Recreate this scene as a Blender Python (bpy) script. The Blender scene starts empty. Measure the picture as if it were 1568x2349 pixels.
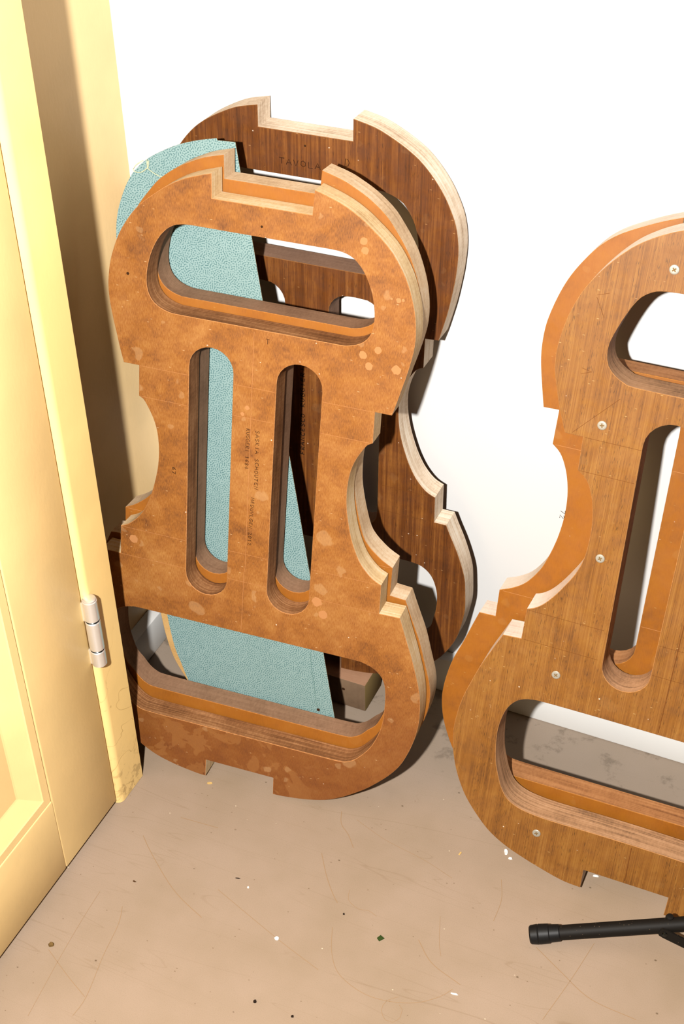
import bpy, bmesh, math, random
from mathutils import Vector, Matrix
from mathutils.geometry import tessellate_polygon

scene = bpy.context.scene
C = scene.collection
FLZ = 1.3105                       # eye height above the floor

# ------------------------------------------------------------------ camera
CR = Vector((0.91026, 0.41356, -0.01975))
CU = Vector((-0.24013, 0.56620, 0.78852))
CF = Vector((-0.33729, 0.71301, -0.61470))
cam_d = bpy.data.cameras.new('camera')
cam_d.sensor_fit = 'VERTICAL'
cam_d.sensor_height = 36.0
cam_d.lens = 50.0
cam_d.clip_start = 0.01
cam = bpy.data.objects.new('camera', cam_d)
C.objects.link(cam)
cam.matrix_world = Matrix(((CR.x, CU.x, -CF.x, 0), (CR.y, CU.y, -CF.y, 0), (CR.z, CU.z, -CF.z, FLZ), (0, 0, 0, 1)))
scene.camera = cam

# ------------------------------------------------------------------ light
scene.view_settings.view_transform = 'Standard'
scene.view_settings.look = 'None'
scene.view_settings.gamma = 1.0
scene.view_settings.use_curve_mapping = False
scene.view_settings.exposure = 0.0
world = bpy.data.worlds.new('world')
scene.world = world
world.use_nodes = True
world.node_tree.nodes['Background'].inputs[0].default_value = (1.0, 0.9, 0.78, 1)
world.node_tree.nodes['Background'].inputs[1].default_value = 0.0
ld = bpy.data.lights.new('camera_flash', 'AREA')      # the flash beside the camera, held upright
ld.shape = 'DISK'
ld.size = 0.035
ld.energy = 76.0
ld.color = (1.0, 0.975, 0.94)
lo = bpy.data.objects.new('camera_flash', ld)
C.objects.link(lo)
LP = Vector((0, 0, FLZ)) - CR * 0.214 + CU * 0.0
LT = Vector((-0.52, 1.0, 0.62))
lo.location = LP
lo.rotation_euler = (LT - LP).to_track_quat('-Z', 'Y').to_euler()


# ------------------------------------------------------------------ node helper
ALB = 0.60                         # all paints are keyed to a 60% white; the flash is set to match


def lin(c):
    return tuple(ALB * (x / 12.92 if x <= 0.04045 else ((x + 0.055) / 1.055) ** 2.4) for x in (v / 255.0 for v in c)) + (1.0,)


class Mat:
    def __init__(self, name, rough=0.6, spec=0.3, metal=0.0):
        self.m = bpy.data.materials.new(name)
        self.m.use_nodes = True
        self.t = self.m.node_tree
        self.b = self.t.nodes['Principled BSDF']
        self.b.inputs['Roughness'].default_value = rough
        self.b.inputs['Specular IOR Level'].default_value = spec * (1.0 if metal > 0.5 else 0.62)
        self.b.inputs['Metallic'].default_value = metal
        self.co = self.t.nodes.new('ShaderNodeTexCoord').outputs['Object']

    def put(self, sock, v):
        if hasattr(v, 'links') or isinstance(v, bpy.types.NodeSocket):
            self.t.links.new(v, sock)
        else:
            sock.default_value = v

    def map(self, sc, loc=(0, 0, 0), rot=(0, 0, 0), src=None):
        n = self.t.nodes.new('ShaderNodeMapping')
        self.put(n.inputs['Vector'], src or self.co)
        n.inputs['Scale'].default_value = sc
        n.inputs['Location'].default_value = loc
        n.inputs['Rotation'].default_value = rot
        return n.outputs[0]

    def noise(self, vec, scale=1.0, detail=3.0, rough=0.55, dist=0.0):
        n = self.t.nodes.new('ShaderNodeTexNoise')
        self.put(n.inputs['Vector'], vec)
        n.inputs['Scale'].default_value = scale
        n.inputs['Detail'].default_value = detail
        n.inputs['Roughness'].default_value = rough
        n.inputs['Distortion'].default_value = dist
        return n.outputs['Fac']

    def vor(self, vec, scale, feature='F1', rnd=1.0):
        n = self.t.nodes.new('ShaderNodeTexVoronoi')
        n.feature = feature
        self.put(n.inputs['Vector'], vec)
        n.inputs['Scale'].default_value = scale
        n.inputs['Randomness'].default_value = rnd
        return n

    def math(self, op, a, b=0.0, clamp=False):
        n = self.t.nodes.new('ShaderNodeMath')
        n.operation = op
        n.use_clamp = clamp
        self.put(n.inputs[0], a)
        self.put(n.inputs[1], b)
        return n.outputs[0]

    def rng(self, v, a, b, lo=0.0, hi=1.0, smooth=True):
        n = self.t.nodes.new('ShaderNodeMapRange')
        n.interpolation_type = 'SMOOTHSTEP' if smooth else 'LINEAR'
        self.put(n.inputs[0], v)
        for i, x in enumerate((a, b, lo, hi)):
            n.inputs[i + 1].default_value = x
        return n.outputs[0]

    def ramp(self, f, stops):
        n = self.t.nodes.new('ShaderNodeValToRGB')
        self.put(n.inputs[0], f)
        el = n.color_ramp.elements
        while len(el) < len(stops):
            el.new(0.5)
        for e, (p, c) in zip(el, stops):
            e.position = p
            e.color = c
        return n.outputs[0]

    def mix(self, f, a, b, mode='MIX'):
        n = self.t.nodes.new('ShaderNodeMix')
        n.data_type = 'RGBA'
        n.blend_type = mode
        n.clamp_result = False
        self.put(n.inputs[0], f)
        self.put(n.inputs[6], a)
        self.put(n.inputs[7], b)
        return n.outputs[2]

    def sep(self, v):
        n = self.t.nodes.new('ShaderNodeSeparateXYZ')
        self.put(n.inputs[0], v)
        return n.outputs

    def bump(self, h, strength=0.2, dist=0.001):
        n = self.t.nodes.new('ShaderNodeBump')
        self.put(n.inputs['Height'], h)
        n.inputs['Strength'].default_value = strength
        n.inputs['Distance'].default_value = dist
        self.put(self.b.inputs['Normal'], n.outputs[0])

    def color(self, c):
        self.put(self.b.inputs['Base Color'], c)
        return self.m


def plain(name, c, rough=0.6, spec=0.3, metal=0.0):
    m = Mat(name, rough, spec, metal)
    return m.color(lin(c))


def wood_face(name, dark, mid, light, pale, fibre=(800, 55), fibre_amt=0.35, mottle=0.6, stains=0.0, streak=0.0,
              pits=0.0, rough=0.5, spec=0.25, seed=0.0, scuffs=0.5, damp_and_falloff=False):
    m = Mat(name, rough, spec)
    o = (seed, seed * 1.7, 0)
    big = m.noise(m.map((1, 1, 1), o), 16, 5, 0.62, 0.6)
    med = m.noise(m.map((1, 1, 1), o), 60, 4, 0.6, 0.3)
    fib = m.noise(m.map((fibre[0], fibre[1], 1), o), 1.0, 3, 0.6, 0.2)
    v = m.math('MULTIPLY_ADD', m.math('SUBTRACT', big, 0.5), mottle * 1.5)
    v.node.inputs[2].default_value = 0.5
    v = m.math('ADD', v, m.math('MULTIPLY', m.math('SUBTRACT', med, 0.5), mottle * 0.9))
    v = m.math('ADD', v, m.math('MULTIPLY', m.math('SUBTRACT', fib, 0.5), fibre_amt * 1.6))
    if streak:                      # broad annual bands that run up the board
        st = m.noise(m.map((130, 2.2, 1), o), 1.0, 4, 0.6, 0.3)
        v = m.math('ADD', v, m.math('MULTIPLY', m.math('SUBTRACT', st, 0.5), streak * 1.8))
    col = m.ramp(v, [(0.08, lin(dark)), (0.48, lin(mid)), (0.92, lin(light))])
    if pits:                        # short dark open pores
        pv = m.noise(m.map((1400, 130, 1), (seed + 3, 1, 0)), 1.0, 2, 0.5)
        dens = m.noise(m.map((150, 4, 1), (seed + 5, 2, 0)), 1.0, 2, 0.5)
        pf = m.math('MULTIPLY', m.rng(pv, 0.56, 0.68), m.rng(dens, 0.35, 0.62))
        col = m.mix(m.math('MULTIPLY', pf, pits), col, lin(tuple(x * 0.42 for x in dark)))
    if damp_and_falloff:                        # water stain plus painted flash falloff: darker foot, with paler dried islands
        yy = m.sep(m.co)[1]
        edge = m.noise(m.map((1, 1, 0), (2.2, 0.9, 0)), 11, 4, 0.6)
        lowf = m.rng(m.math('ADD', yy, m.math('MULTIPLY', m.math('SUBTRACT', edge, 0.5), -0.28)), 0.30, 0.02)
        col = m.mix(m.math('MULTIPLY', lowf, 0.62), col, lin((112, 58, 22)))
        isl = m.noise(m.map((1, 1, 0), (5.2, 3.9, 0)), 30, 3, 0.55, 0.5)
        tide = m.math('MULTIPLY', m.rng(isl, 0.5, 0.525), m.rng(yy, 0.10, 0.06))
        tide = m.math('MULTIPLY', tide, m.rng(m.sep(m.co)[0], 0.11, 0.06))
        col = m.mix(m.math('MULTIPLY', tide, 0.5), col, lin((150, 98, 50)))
    if stains:
        warp = m.noise(m.map((1, 1, 0)), 55, 2)
        wv = m.t.nodes.new('ShaderNodeVectorMath')
        wv.operation = 'MULTIPLY_ADD'
        m.put(wv.inputs[0], m.co)
        wv.inputs[1].default_value = (1, 1, 0)
        cmb = m.t.nodes.new('ShaderNodeCombineXYZ')
        m.put(cmb.inputs[0], m.math('MULTIPLY', warp, 0.02))
        m.put(cmb.inputs[1], m.math('MULTIPLY', warp, -0.015))
        m.put(wv.inputs[2], cmb.outputs[0])
        for sc, cut, amt in ((42, 0.80, 0.55), (85, 0.88, 0.45)):
            vo = m.vor(wv.outputs[0], sc)
            s = m.sep(vo.outputs['Color'])
            rad = m.math('MULTIPLY', m.rng(s[0], cut, 1.0, 0.0, 1.0, False), 0.42)
            d = m.math('SUBTRACT', rad, vo.outputs['Distance'])
            f = m.rng(d, 0.0, 0.09)
            col = m.mix(m.math('MULTIPLY', f, amt * stains), col, lin(pale))
    if scuffs:                      # small pale nicks
        vo = m.vor(m.map((150, 520, 1), (seed, 2, 0), (0, 0, 0.5)), 1.0)
        s = m.sep(vo.outputs['Color'])
        f = m.math('MULTIPLY', m.rng(vo.outputs['Distance'], 0.26, 0.12), m.rng(s[1], 0.965, 0.975))
        col = m.mix(m.math('MULTIPLY', f, scuffs), col, lin(pale))
        sp = m.vor(m.map((1, 1, 0), (seed + 1, 0, 0)), 190)
        s2 = m.sep(sp.outputs['Color'])
        f2 = m.math('MULTIPLY', m.rng(sp.outputs['Distance'], 0.2, 0.08), m.rng(s2[0], 0.985, 0.99))
        col = m.mix(m.math('MULTIPLY', f2, scuffs), col, lin((238, 214, 190)))
    m.bump(fib, 0.12, 0.0004)
    m.put(m.b.inputs['Roughness'], m.rng(med, 0.2, 0.8, rough + 0.1, rough - 0.1))
    return m.color(col)


def ply_edge(name, a, b, c, ply=520, amt=1.0, seed=0.0, rough=0.75):
    """Sawn plywood edge: thin plies along the thickness, smudged along the cut."""
    m = Mat(name, rough, 0.15)
    lines = m.noise(m.map((9, 9, ply), (seed, 0, 0)), 1.0, 2, 0.6, 0.05)
    wide = m.noise(m.map((14, 14, ply * 0.22), (seed + 2, 0, 0)), 1.0, 2, 0.5)
    fuzz = m.noise(m.map((420, 420, 160)), 1.0, 3, 0.6)
    smud = m.noise(m.map((24, 24, 24), (seed + 4, 0, 0)), 1.0, 3, 0.55)
    v = m.math('ADD', m.math('MULTIPLY', m.math('SUBTRACT', lines, 0.5), 0.95 * amt), 0.5)
    v = m.math('ADD', v, m.math('MULTIPLY', m.math('SUBTRACT', wide, 0.5), 0.5 * amt))
    v = m.math('ADD', v, m.math('MULTIPLY', m.math('SUBTRACT', fuzz, 0.5), 0.45))
    v = m.math('ADD', v, m.math('MULTIPLY', m.math('SUBTRACT', smud, 0.5), 0.6))
    m.bump(lines, 0.15, 0.0004)
    return m.color(m.ramp(v, [(0.1, lin(a)), (0.5, lin(b)), (0.9, lin(c))]))


# ------------------------------------------------------------------ materials
def mat_wall():
    m = Mat('white_wall_paint', 0.75, 0.2)
    n = m.noise(m.map((1, 1, 1)), 180, 3)
    sp = m.vor(m.map((1, 1, 1)), 14)
    s = m.sep(sp.outputs['Color'])
    f = m.math('MULTIPLY', m.rng(sp.outputs['Distance'], 0.035, 0.01), m.rng(s[0], 0.8, 0.85))
    col = m.mix(m.math('MULTIPLY', f, 0.25), lin((222, 221, 219)), lin((150, 135, 120)))
    m.bump(n, 0.05, 0.0006)
    return m.color(col)


def enamel(c):                     # gloss enamel, brighter than the matt paints
    return tuple(min(0.86, v * 1.18) for v in lin(c)[:3]) + (1.0,)


def mat_yellow(name, base, peel=1.0, dirt=0.0):
    m = Mat(name, 0.38, 0.35)
    n1 = m.noise(m.map((1, 1, 0.45)), 260, 3, 0.55)
    n2 = m.noise(m.map((1, 1, 0.6)), 70, 2, 0.5)
    h = m.math('ADD', m.math('MULTIPLY', n1, 0.6), m.math('MULTIPLY', n2, 0.4))
    tone = m.noise(m.map((1, 1, 1)), 9, 3)
    b2 = tuple(int(x * 0.955) for x in base)
    col = m.mix(m.rng(tone, 0.3, 0.7), enamel(base), enamel(b2))
    if dirt:
        dn = m.noise(m.map((1, 1, 1), (3.1, 0.4, 0)), 34, 5, 0.75)
        zz = m.sep(m.co)[2]
        low = m.rng(zz, 0.10, 0.02)
        col = m.mix(m.math('MULTIPLY', m.math('MULTIPLY', m.rng(dn, 0.52, 0.6), low), dirt), col, lin((150, 118, 70)))
        ck = m.noise(m.map((1, 1, 1.2), (0, 2.0, 0.3)), 13, 3, 0.5, 0.4)
        line = m.rng(m.math('ABSOLUTE', m.math('SUBTRACT', ck, 0.5)), 0.0, 0.006, 1, 0)
        col = m.mix(m.math('MULTIPLY', m.math('MULTIPLY', line, m.rng(zz, 0.3, 0.1)), 0.5), col, lin((168, 128, 60)))
    m.bump(h, 0.28 * peel, 0.0009)
    return m.color(col)


def mat_floor():
    m = Mat('worn_beige_floor', 0.42, 0.35)
    big = m.noise(m.map((1, 1, 1)), 5, 4, 0.6)
    fine = m.noise(m.map((1, 1, 1)), 900, 2, 0.5)
    col = m.mix(m.rng(big, 0.3, 0.7), lin((173, 151, 131)), lin((160, 139, 116)))
    col = m.mix(m.math('MULTIPLY', m.rng(fine, 0.4, 0.75), 0.16), col, lin((130, 108, 83)))
    # scratches: thin contour lines of slow noises, broken up by a mask
    for k, (sc, rz, st, w, mk, amt) in enumerate((
            (1.6, 0.55, (1, 16, 1), 0.0022, 2.5, 0.30), (1.9, -0.5, (1, 18, 1), 0.0020, 3.5, 0.26),
            (1.4, 1.2, (1, 12, 1), 0.0016, 2.0, 0.34), (2.6, 0.95, (1, 18, 1), 0.003, 6, 0.22), (2.4, -1.0, (1, 14, 1), 0.003, 5, 0.24),
            (2.2, 0.75, (1, 22, 1), 0.003, 4, 0.24), (1.1, -0.1, (1, 5, 1), 0.0010, 2.0, 0.36))):
        vec = m.map(st, (k * 3.7, k * 1.9, 0), (0, 0, rz))
        n = m.noise(vec, sc, 1.5, 0.4)
        line = m.rng(m.math('ABSOLUTE', m.math('SUBTRACT', n, 0.5 + 0.03 * (k - 2))), 0.0, w * 1.6, 1, 0)
        mask = m.rng(m.noise(m.map((1, 1, 1), (k * 5.1, 2, 0)), mk, 2), 0.47, 0.6)
        col = m.mix(m.math('MULTIPLY', m.math('MULTIPLY', line, mask), amt * 0.8), col, lin((123, 95, 63)))
    # specks of dirt and paler drips
    for sc, cut, c, r in ((55, 0.86, (92, 72, 50), 0.10), (130, 0.9, (112, 88, 62), 0.13), (90, 0.93, (238, 220, 190), 0.09)):
        vo = m.vor(m.map((1, 1.3, 0), (sc, 0, 0)), sc)
        s = m.sep(vo.outputs['Color'])
        f = m.math('MULTIPLY', m.rng(vo.outputs['Distance'], r, r * 0.5), m.rng(s[0], cut, cut + 0.02))
        col = m.mix(m.math('MULTIPLY', f, 0.75), col, lin(c))
    # smooth grey tint towards the back wall, then ragged grime patches over it
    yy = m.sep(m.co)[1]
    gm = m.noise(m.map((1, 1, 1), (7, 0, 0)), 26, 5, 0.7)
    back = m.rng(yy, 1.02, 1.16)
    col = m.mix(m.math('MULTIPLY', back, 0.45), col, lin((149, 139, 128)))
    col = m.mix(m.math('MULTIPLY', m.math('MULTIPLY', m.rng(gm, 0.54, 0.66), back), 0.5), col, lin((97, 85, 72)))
    m.put(m.b.inputs['Roughness'], m.rng(big, 0.25, 0.75, 0.36, 0.5))
    m.bump(fine, 0.04, 0.0004)
    return m.color(col)


def mat_teal():
    m = Mat('teal_crackle_laminate', 0.45, 0.3)
    g = m.t.nodes.new('ShaderNodeTexGabor')
    g.gabor_type = '2D'
    m.put(g.inputs['Vector'], m.co)
    g.inputs['Scale'].default_value = 205.0
    g.inputs['Frequency'].default_value = 2.0
    g.inputs['Anisotropy'].default_value = 0.0
    f = m.rng(g.outputs['Value'], 0.47, 0.64)
    tone = m.noise(m.map((1, 1, 0)), 12, 2)
    col = m.mix(f, lin((141, 167, 164)), lin((88, 122, 122)))
    col = m.mix(m.rng(tone, 0.3, 0.7, 0.0, 0.12), col, lin((102, 128, 124)))
    return m.color(col)


M = {}
M['wall'] = mat_wall()
M['yellow'] = mat_yellow('yellow_door_paint', (255, 218, 150), 0.55, 0.0)
M['yellow_frame'] = mat_yellow('yellow_frame_paint', (255, 216, 142), 0.5, 0.45)
M['yellow_wall'] = mat_yellow('yellow_wall_paint', (255, 220, 162), 0.8, 0.0)
M['skirting'] = plain('white_gloss_skirting', (240, 239, 235), 0.4, 0.35)
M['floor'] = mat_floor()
M['ceiling'] = plain('ceiling_paint', (205, 200, 190), 0.9, 0.1)
M['far_wall'] = plain('dark_unseen_wall', (96, 76, 58), 0.8, 0.2)  # invented dark tone for the unseen walls, to cut bounce light
M['dark_gap'] = plain('dark_gap', (24, 17, 10), 0.9, 0.05)
M['teal'] = mat_teal()
M['chrome'] = Mat('worn_steel', 0.3, 0.5, 0.8).color((0.78, 0.76, 0.72, 1))
M['ring'] = plain('dark_steel_ring', (70, 74, 74), 0.25, 0.5, 1.0)
M['zinc'] = plain('zinc_screw_head', (176, 170, 156), 0.5, 0.5, 0.4)
M['recess'] = plain('screw_recess', (122, 96, 60), 0.8, 0.1)
M['ink'] = plain('black_ink', (34, 22, 14), 0.7, 0.1)
M['pencil'] = plain('faint_pencil', (58, 32, 16), 0.7, 0.1)
M['scribe'] = plain('scribed_line_pale', (182, 124, 76), 0.7, 0.1)
M['scribe_dark'] = plain('scribed_line_dark', (108, 62, 26), 0.7, 0.1)
M['black_metal'] = Mat('black_painted_steel', 0.6, 0.2)
_b = M['black_metal']
_d = _b.vor(_b.map((1, 1, 1)), 420)
_s = _b.sep(_d.outputs['Color'])
_f = _b.math('MULTIPLY', _b.rng(_d.outputs['Distance'], 0.25, 0.1), _b.rng(_s[0], 0.86, 0.9))
M['black_metal'] = _b.color(_b.mix(_b.math('MULTIPLY', _f, 0.5), lin((24, 20, 16)), lin((120, 100, 80))))
M['rubber'] = plain('black_rubber', (20, 19, 19), 0.5, 0.3)
M['twine'] = plain('pale_twine', (204, 206, 168), 0.8, 0.1)
M['pin_hole'] = plain('pin_hole', (58, 36, 20), 0.9, 0.05)

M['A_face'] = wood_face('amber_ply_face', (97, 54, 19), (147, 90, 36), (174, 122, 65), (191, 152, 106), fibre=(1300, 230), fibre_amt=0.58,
                        mottle=0.72, stains=0.5, seed=0.3, scuffs=0.8, spec=0.5, rough=0.5, damp_and_falloff=True)
M['B_face'] = wood_face('orange_ply_face', (119, 66, 17), (154, 92, 27), (168, 109, 43), (180, 138, 80), fibre=(800, 130), fibre_amt=0.18,
                        mottle=0.4, stains=0.12, seed=1.3, scuffs=0.5, spec=0.45)
M['C_face'] = wood_face('dark_brown_ply_face', (56, 28, 8), (101, 55, 18), (146, 92, 40), (173, 129, 82), fibre=(520, 14),
                        fibre_amt=0.5, mottle=0.34, streak=0.55, stains=0.15, pits=0.5, seed=2.1, scuffs=0.6, spec=0.45)
M['D_face'] = wood_face('brown_grained_ply_face', (83, 48, 15), (133, 84, 30), (162, 115, 54), (177, 141, 88), fibre=(950, 11),
                        fibre_amt=0.55, mottle=0.42, streak=0.3, stains=0.1, pits=0.6, seed=3.7, scuffs=0.9, spec=0.5)
M['E_face'] = wood_face('orange_smooth_ply_face', (107, 59, 10), (146, 86, 19), (160, 102, 34), (177, 136, 77), fibre=(800, 130), fibre_amt=0.16,
                        mottle=0.5, stains=0.2, seed=5.2, scuffs=0.5, spec=0.45)
M['A_rim'] = ply_edge('pale_ply_rim', (191, 151, 101), (237, 204, 154), (255, 238, 209), 420, 0.8, 0.2)
M['A_hole'] = ply_edge('brown_ply_hole', (87, 53, 30), (149, 100, 62), (202, 148, 101), 560, 1.0, 0.9)
M['B_rim'] = ply_edge('tan_ply_rim', (170, 132, 94), (228, 195, 156), (252, 235, 209), 380, 0.5, 1.4)
M['B_hole'] = ply_edge('grey_ply_hole', (107, 75, 55), (154, 117, 90), (184, 141, 111), 380, 0.4, 1.9)
M['C_rim'] = ply_edge('pale_striped_ply_rim', (175, 144, 113), (237, 214, 187), (255, 245, 228), 560, 1.0, 2.3)
M['C_hole'] = ply_edge('grey_brown_ply_hole', (110, 82, 66), (146, 113, 92), (170, 134, 111), 420, 0.5, 2.9)
M['D_rim'] = ply_edge('whitish_ply_rim', (211, 185, 165), (245, 224, 208), (255, 245, 235), 420, 0.5, 3.3)
M['D_hole'] = ply_edge('striped_ply_hole', (110, 81, 60), (189, 143, 104), (223, 175, 134), 520, 1.15, 3.9)
M['E_rim'] = ply_edge('grey_ply_rim', (206, 180, 163), (240, 220, 201), (255, 240, 228), 420, 0.4, 4.3)
M['E_hole'] = ply_edge('amber_striped_hole', (131, 82, 49), (188, 129, 82), (217, 156, 104), 480, 0.9, 4.9)
M['block'] = wood_face('grey_brown_softwood', (79, 60, 45), (117, 93, 71), (141, 115, 90), (164, 136, 107), fibre=(60, 700),
                       fibre_amt=0.4, mottle=0.5, seed=6.1, scuffs=0.2, rough=0.75)
M['block_top'] = wood_face('reddish_softwood_top', (129, 91, 67), (160, 119, 91), (176, 136, 107), (186, 152, 121),
                           fibre=(60, 700), fibre_amt=0.25, mottle=0.45, seed=6.5, scuffs=0.2, rough=0.75)
M['block_end'] = plain('end_grain', (136, 114, 72), 0.85, 0.1)
M['board_edge'] = ply_edge('board_edge', (150, 112, 62), (196, 156, 98), (216, 178, 122), 90, 0.6, 7.1)


# ------------------------------------------------------------------ object helpers
def obj(name, me, mats, parent=None, smooth=None):
    o = bpy.data.objects.new(name, me)
    C.objects.link(o)
    for m in (mats if isinstance(mats, (list, tuple)) else [mats]):
        me.materials.append(m)
    if parent is not None:
        o.parent = parent
    if smooth:
        me.polygons.foreach_set('use_smooth', [True] * len(me.polygons))
        me.set_sharp_from_angle(angle=math.radians(smooth))
    return o


def bm_mesh(bm, name):
    bmesh.ops.recalc_face_normals(bm, faces=bm.faces)
    me = bpy.data.meshes.new(name)
    bm.to_mesh(me)
    bm.free()
    return me


def tag(o, label, cat, group=None):
    o['label'] = label
    o['category'] = cat
    if group:
        o['group'] = group
    return o


def struct(o):
    o['kind'] = 'structure'
    return o


def box_mesh(name, lo, hi, bev=0.0, seg=2):
    bm = bmesh.new()
    bmesh.ops.create_cube(bm, size=1.0)
    for v in bm.verts:
        v.co = Vector([lo[i] + (v.co[i] + 0.5) * (hi[i] - lo[i]) for i in range(3)])
    if bev:
        bmesh.ops.bevel(bm, geom=list(bm.edges), offset=bev, segments=seg, affect='EDGES', profile=0.5)
    return bm_mesh(bm, name)


def tube_into(bm, pts, radii, seg=14, cap=True):
    """A tube through pts with a radius at each point."""
    pts = [Vector(p) for p in pts]
    rings = []
    for i, p in enumerate(pts):
        d = (pts[min(i + 1, len(pts) - 1)] - pts[max(i - 1, 0)]).normalized()
        ref = Vector((0, 0, 1)) if abs(d.z) < 0.9 else Vector((1, 0, 0))
        a = d.cross(ref).normalized()
        b = d.cross(a)
        r = radii[i] if isinstance(radii, (list, tuple)) else radii
        rings.append([bm.verts.new(p + (a * math.cos(t) + b * math.sin(t)) * r)
                      for t in (2 * math.pi * k / seg for k in range(seg))])
    for r0, r1 in zip(rings, rings[1:]):
        for k in range(seg):
            bm.faces.new((r0[k], r0[(k + 1) % seg], r1[(k + 1) % seg], r1[k]))
    if cap:
        bm.faces.new(rings[0])
        bm.faces.new(rings[-1])


def tube(name, pts, radii, mat, parent=None, seg=14, smooth=40):
    bm = bmesh.new()
    tube_into(bm, pts, radii, seg)
    return obj(name, bm_mesh(bm, name), mat, parent, smooth)


def ribbon_into(bm, pts, w, z=0.00025):
    """A flat pen or scribe stroke lying on a face (local xy), a hair proud of it."""
    pts = [Vector((p[0], p[1])) for p in pts]
    L = []
    R = []
    for i, p in enumerate(pts):
        d = pts[min(i + 1, len(pts) - 1)] - pts[max(i - 1, 0)]
        if d.length < 1e-9:
            d = Vector((1, 0))
        d.normalize()
        n = Vector((-d.y, d.x)) * w * 0.5
        L.append(p + n)
        R.append(p - n)
    vt = [bm.verts.new((q.x, q.y, z)) for q in L] + [bm.verts.new((q.x, q.y, z)) for q in R]
    k = len(pts)
    for i in range(k - 1):
        bm.faces.new((vt[i], vt[i + 1], vt[k + i + 1], vt[k + i]))


def ribbons(name, lines, w, mat, parent):
    bm = bmesh.new()
    for ln in lines:
        ribbon_into(bm, ln, w)
    me = bm_mesh(bm, name)
    return obj(name, me, mat, parent)


# hand-printed capitals, as pen strokes in a 0.62 x 1 box
GL = {
    'A': [[(0, 0), (.3, 1), (.6, 0)], [(.12, .38), (.5, .38)]],
    'C': [[(.58, .85), (.4, 1), (.12, .85), (.02, .5), (.12, .15), (.4, 0), (.6, .15)]],
    'D': [[(.05, 0), (.05, 1), (.4, .92), (.6, .6), (.5, .2), (.05, 0)]],
    'E': [[(.55, .95), (.15, .9), (.08, .55), (.4, .52)], [(.08, .55), (.1, .1), (.55, .05)]],
    'F': [[(.08, 0), (.08, 1), (.58, 1)], [(.08, .55), (.45, .55)]],
    'G': [[(.58, .85), (.35, 1), (.08, .75), (.05, .3), (.3, 0), (.58, .15), (.58, .45), (.35, .45)]],
    'H': [[(.05, 0), (.05, 1)], [(.55, 0), (.55, 1)], [(.05, .5), (.55, .5)]],
    'I': [[(.3, 0), (.32, 1)]],
    'K': [[(.06, 0), (.06, 1)], [(.56, 1), (.08, .45), (.58, 0)]],
    'L': [[(.08, 1), (.08, 0), (.55, .02)]],
    'M': [[(.02, 0), (.08, 1), (.3, .4), (.52, 1), (.6, 0)]],
    'N': [[(.04, 0), (.06, 1), (.54, 0), (.58, 1)]],
    'O': [[(.3, 1), (.08, .8), (.05, .3), (.3, 0), (.55, .25), (.55, .75), (.3, 1)]],
    'R': [[(.06, 0), (.08, 1), (.45, .95), (.52, .7), (.1, .5), (.58, 0)]],
    'S': [[(.55, .88), (.3, 1), (.08, .8), (.3, .52), (.55, .28), (.35, 0), (.05, .12)]],
    'T': [[(.0, 1), (.6, .97)], [(.3, 1), (.3, 0)]],
    'U': [[(.06, 1), (.08, .25), (.3, 0), (.52, .2), (.56, 1)]],
    'V': [[(.02, 1), (.3, 0), (.58, 1)]],
    'W': [[(.0, 1), (.15, 0), (.3, .6), (.45, 0), (.6, 1)]],
    '0': [[(.3, 1), (.08, .7), (.1, .2), (.3, 0), (.5, .25), (.5, .75), (.3, 1)]],
    '1': [[(.15, .75), (.32, 1), (.32, 0)]],
    '2': [[(.06, .8), (.3, 1), (.52, .75), (.05, .02), (.58, .05)]],
    '4': [[(.42, 0), (.42, 1), (.04, .35), (.58, .35)]],
    '6': [[(.5, .95), (.15, .6), (.08, .2), (.3, 0), (.52, .2), (.4, .45), (.12, .35)]],
    '7': [[(.04, .95), (.56, 1), (.2, 0)]],
    '8': [[(.3, .52), (.08, .75), (.3, 1), (.52, .75), (.3, .52), (.06, .25), (.3, 0), (.55, .25), (.3, .52)]],
    ' ': [],
}


def writing(parent, text, start, end, h, w, mat=None, wobble=0.05, seed=1, slant=0.0, flip=False):
    """Hand lettering along start->end (local xy, metres); h = cap height."""
    rnd = random.Random(seed)
    s = Vector(start)
    e = Vector(end)
    u = (e - s).normalized()
    v = Vector((-u.y, u.x))
    step = (e - s).length / len(text)
    lines = []
    for i, ch in enumerate(text):
        dx, dy = rnd.uniform(-wobble, wobble), rnd.uniform(-wobble, wobble)
        for st in GL[ch]:
            lines.append([s + u * (step * (i + 0.1 + x * 1.25 * (1 + dx)) + slant * y * h) + v * (h * (y + dy)) for x, y in st])
    return ribbons('handwriting', lines, w, mat or M['ink'], parent)


def spline(pts, step=0.004):
    """Catmull-Rom through pts (open), resampled."""
    if len(pts) < 3:
        return [Vector(p) for p in pts]
    P = [Vector(p) for p in pts]
    P = [P[0] * 2 - P[1]] + P + [P[-1] * 2 - P[-2]]
    out = []
    for i in range(1, len(P) - 2):
        p0, p1, p2, p3 = P[i - 1:i + 3]
        k = max(1, int(round((p2 - p1).length / step)))
        for j in range(k):
            t = j / k
            out.append(0.5 * ((2 * p1) + (p2 - p0) * t + (2 * p0 - 5 * p1 + 4 * p2 - p3) * t * t + (3 * p1 - p0 - 3 * p2 + p3) * t ** 3))
    out.append(P[-2])
    return out


def half_loop(segs):
    """segs: smooth runs (mm) down the right side, from the top notch to the bottom notch; mirrored to a closed loop."""
    right = []
    for s in segs:
        q = spline([(x / 1000, y / 1000) for x, y in s])
        if right and (right[-1] - q[0]).length < 1e-6:
            q = q[1:]
        right += q
    left = [Vector((-p.x, p.y)) for p in reversed(right)]
    return right + left                                   # clockwise seen from the front


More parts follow.
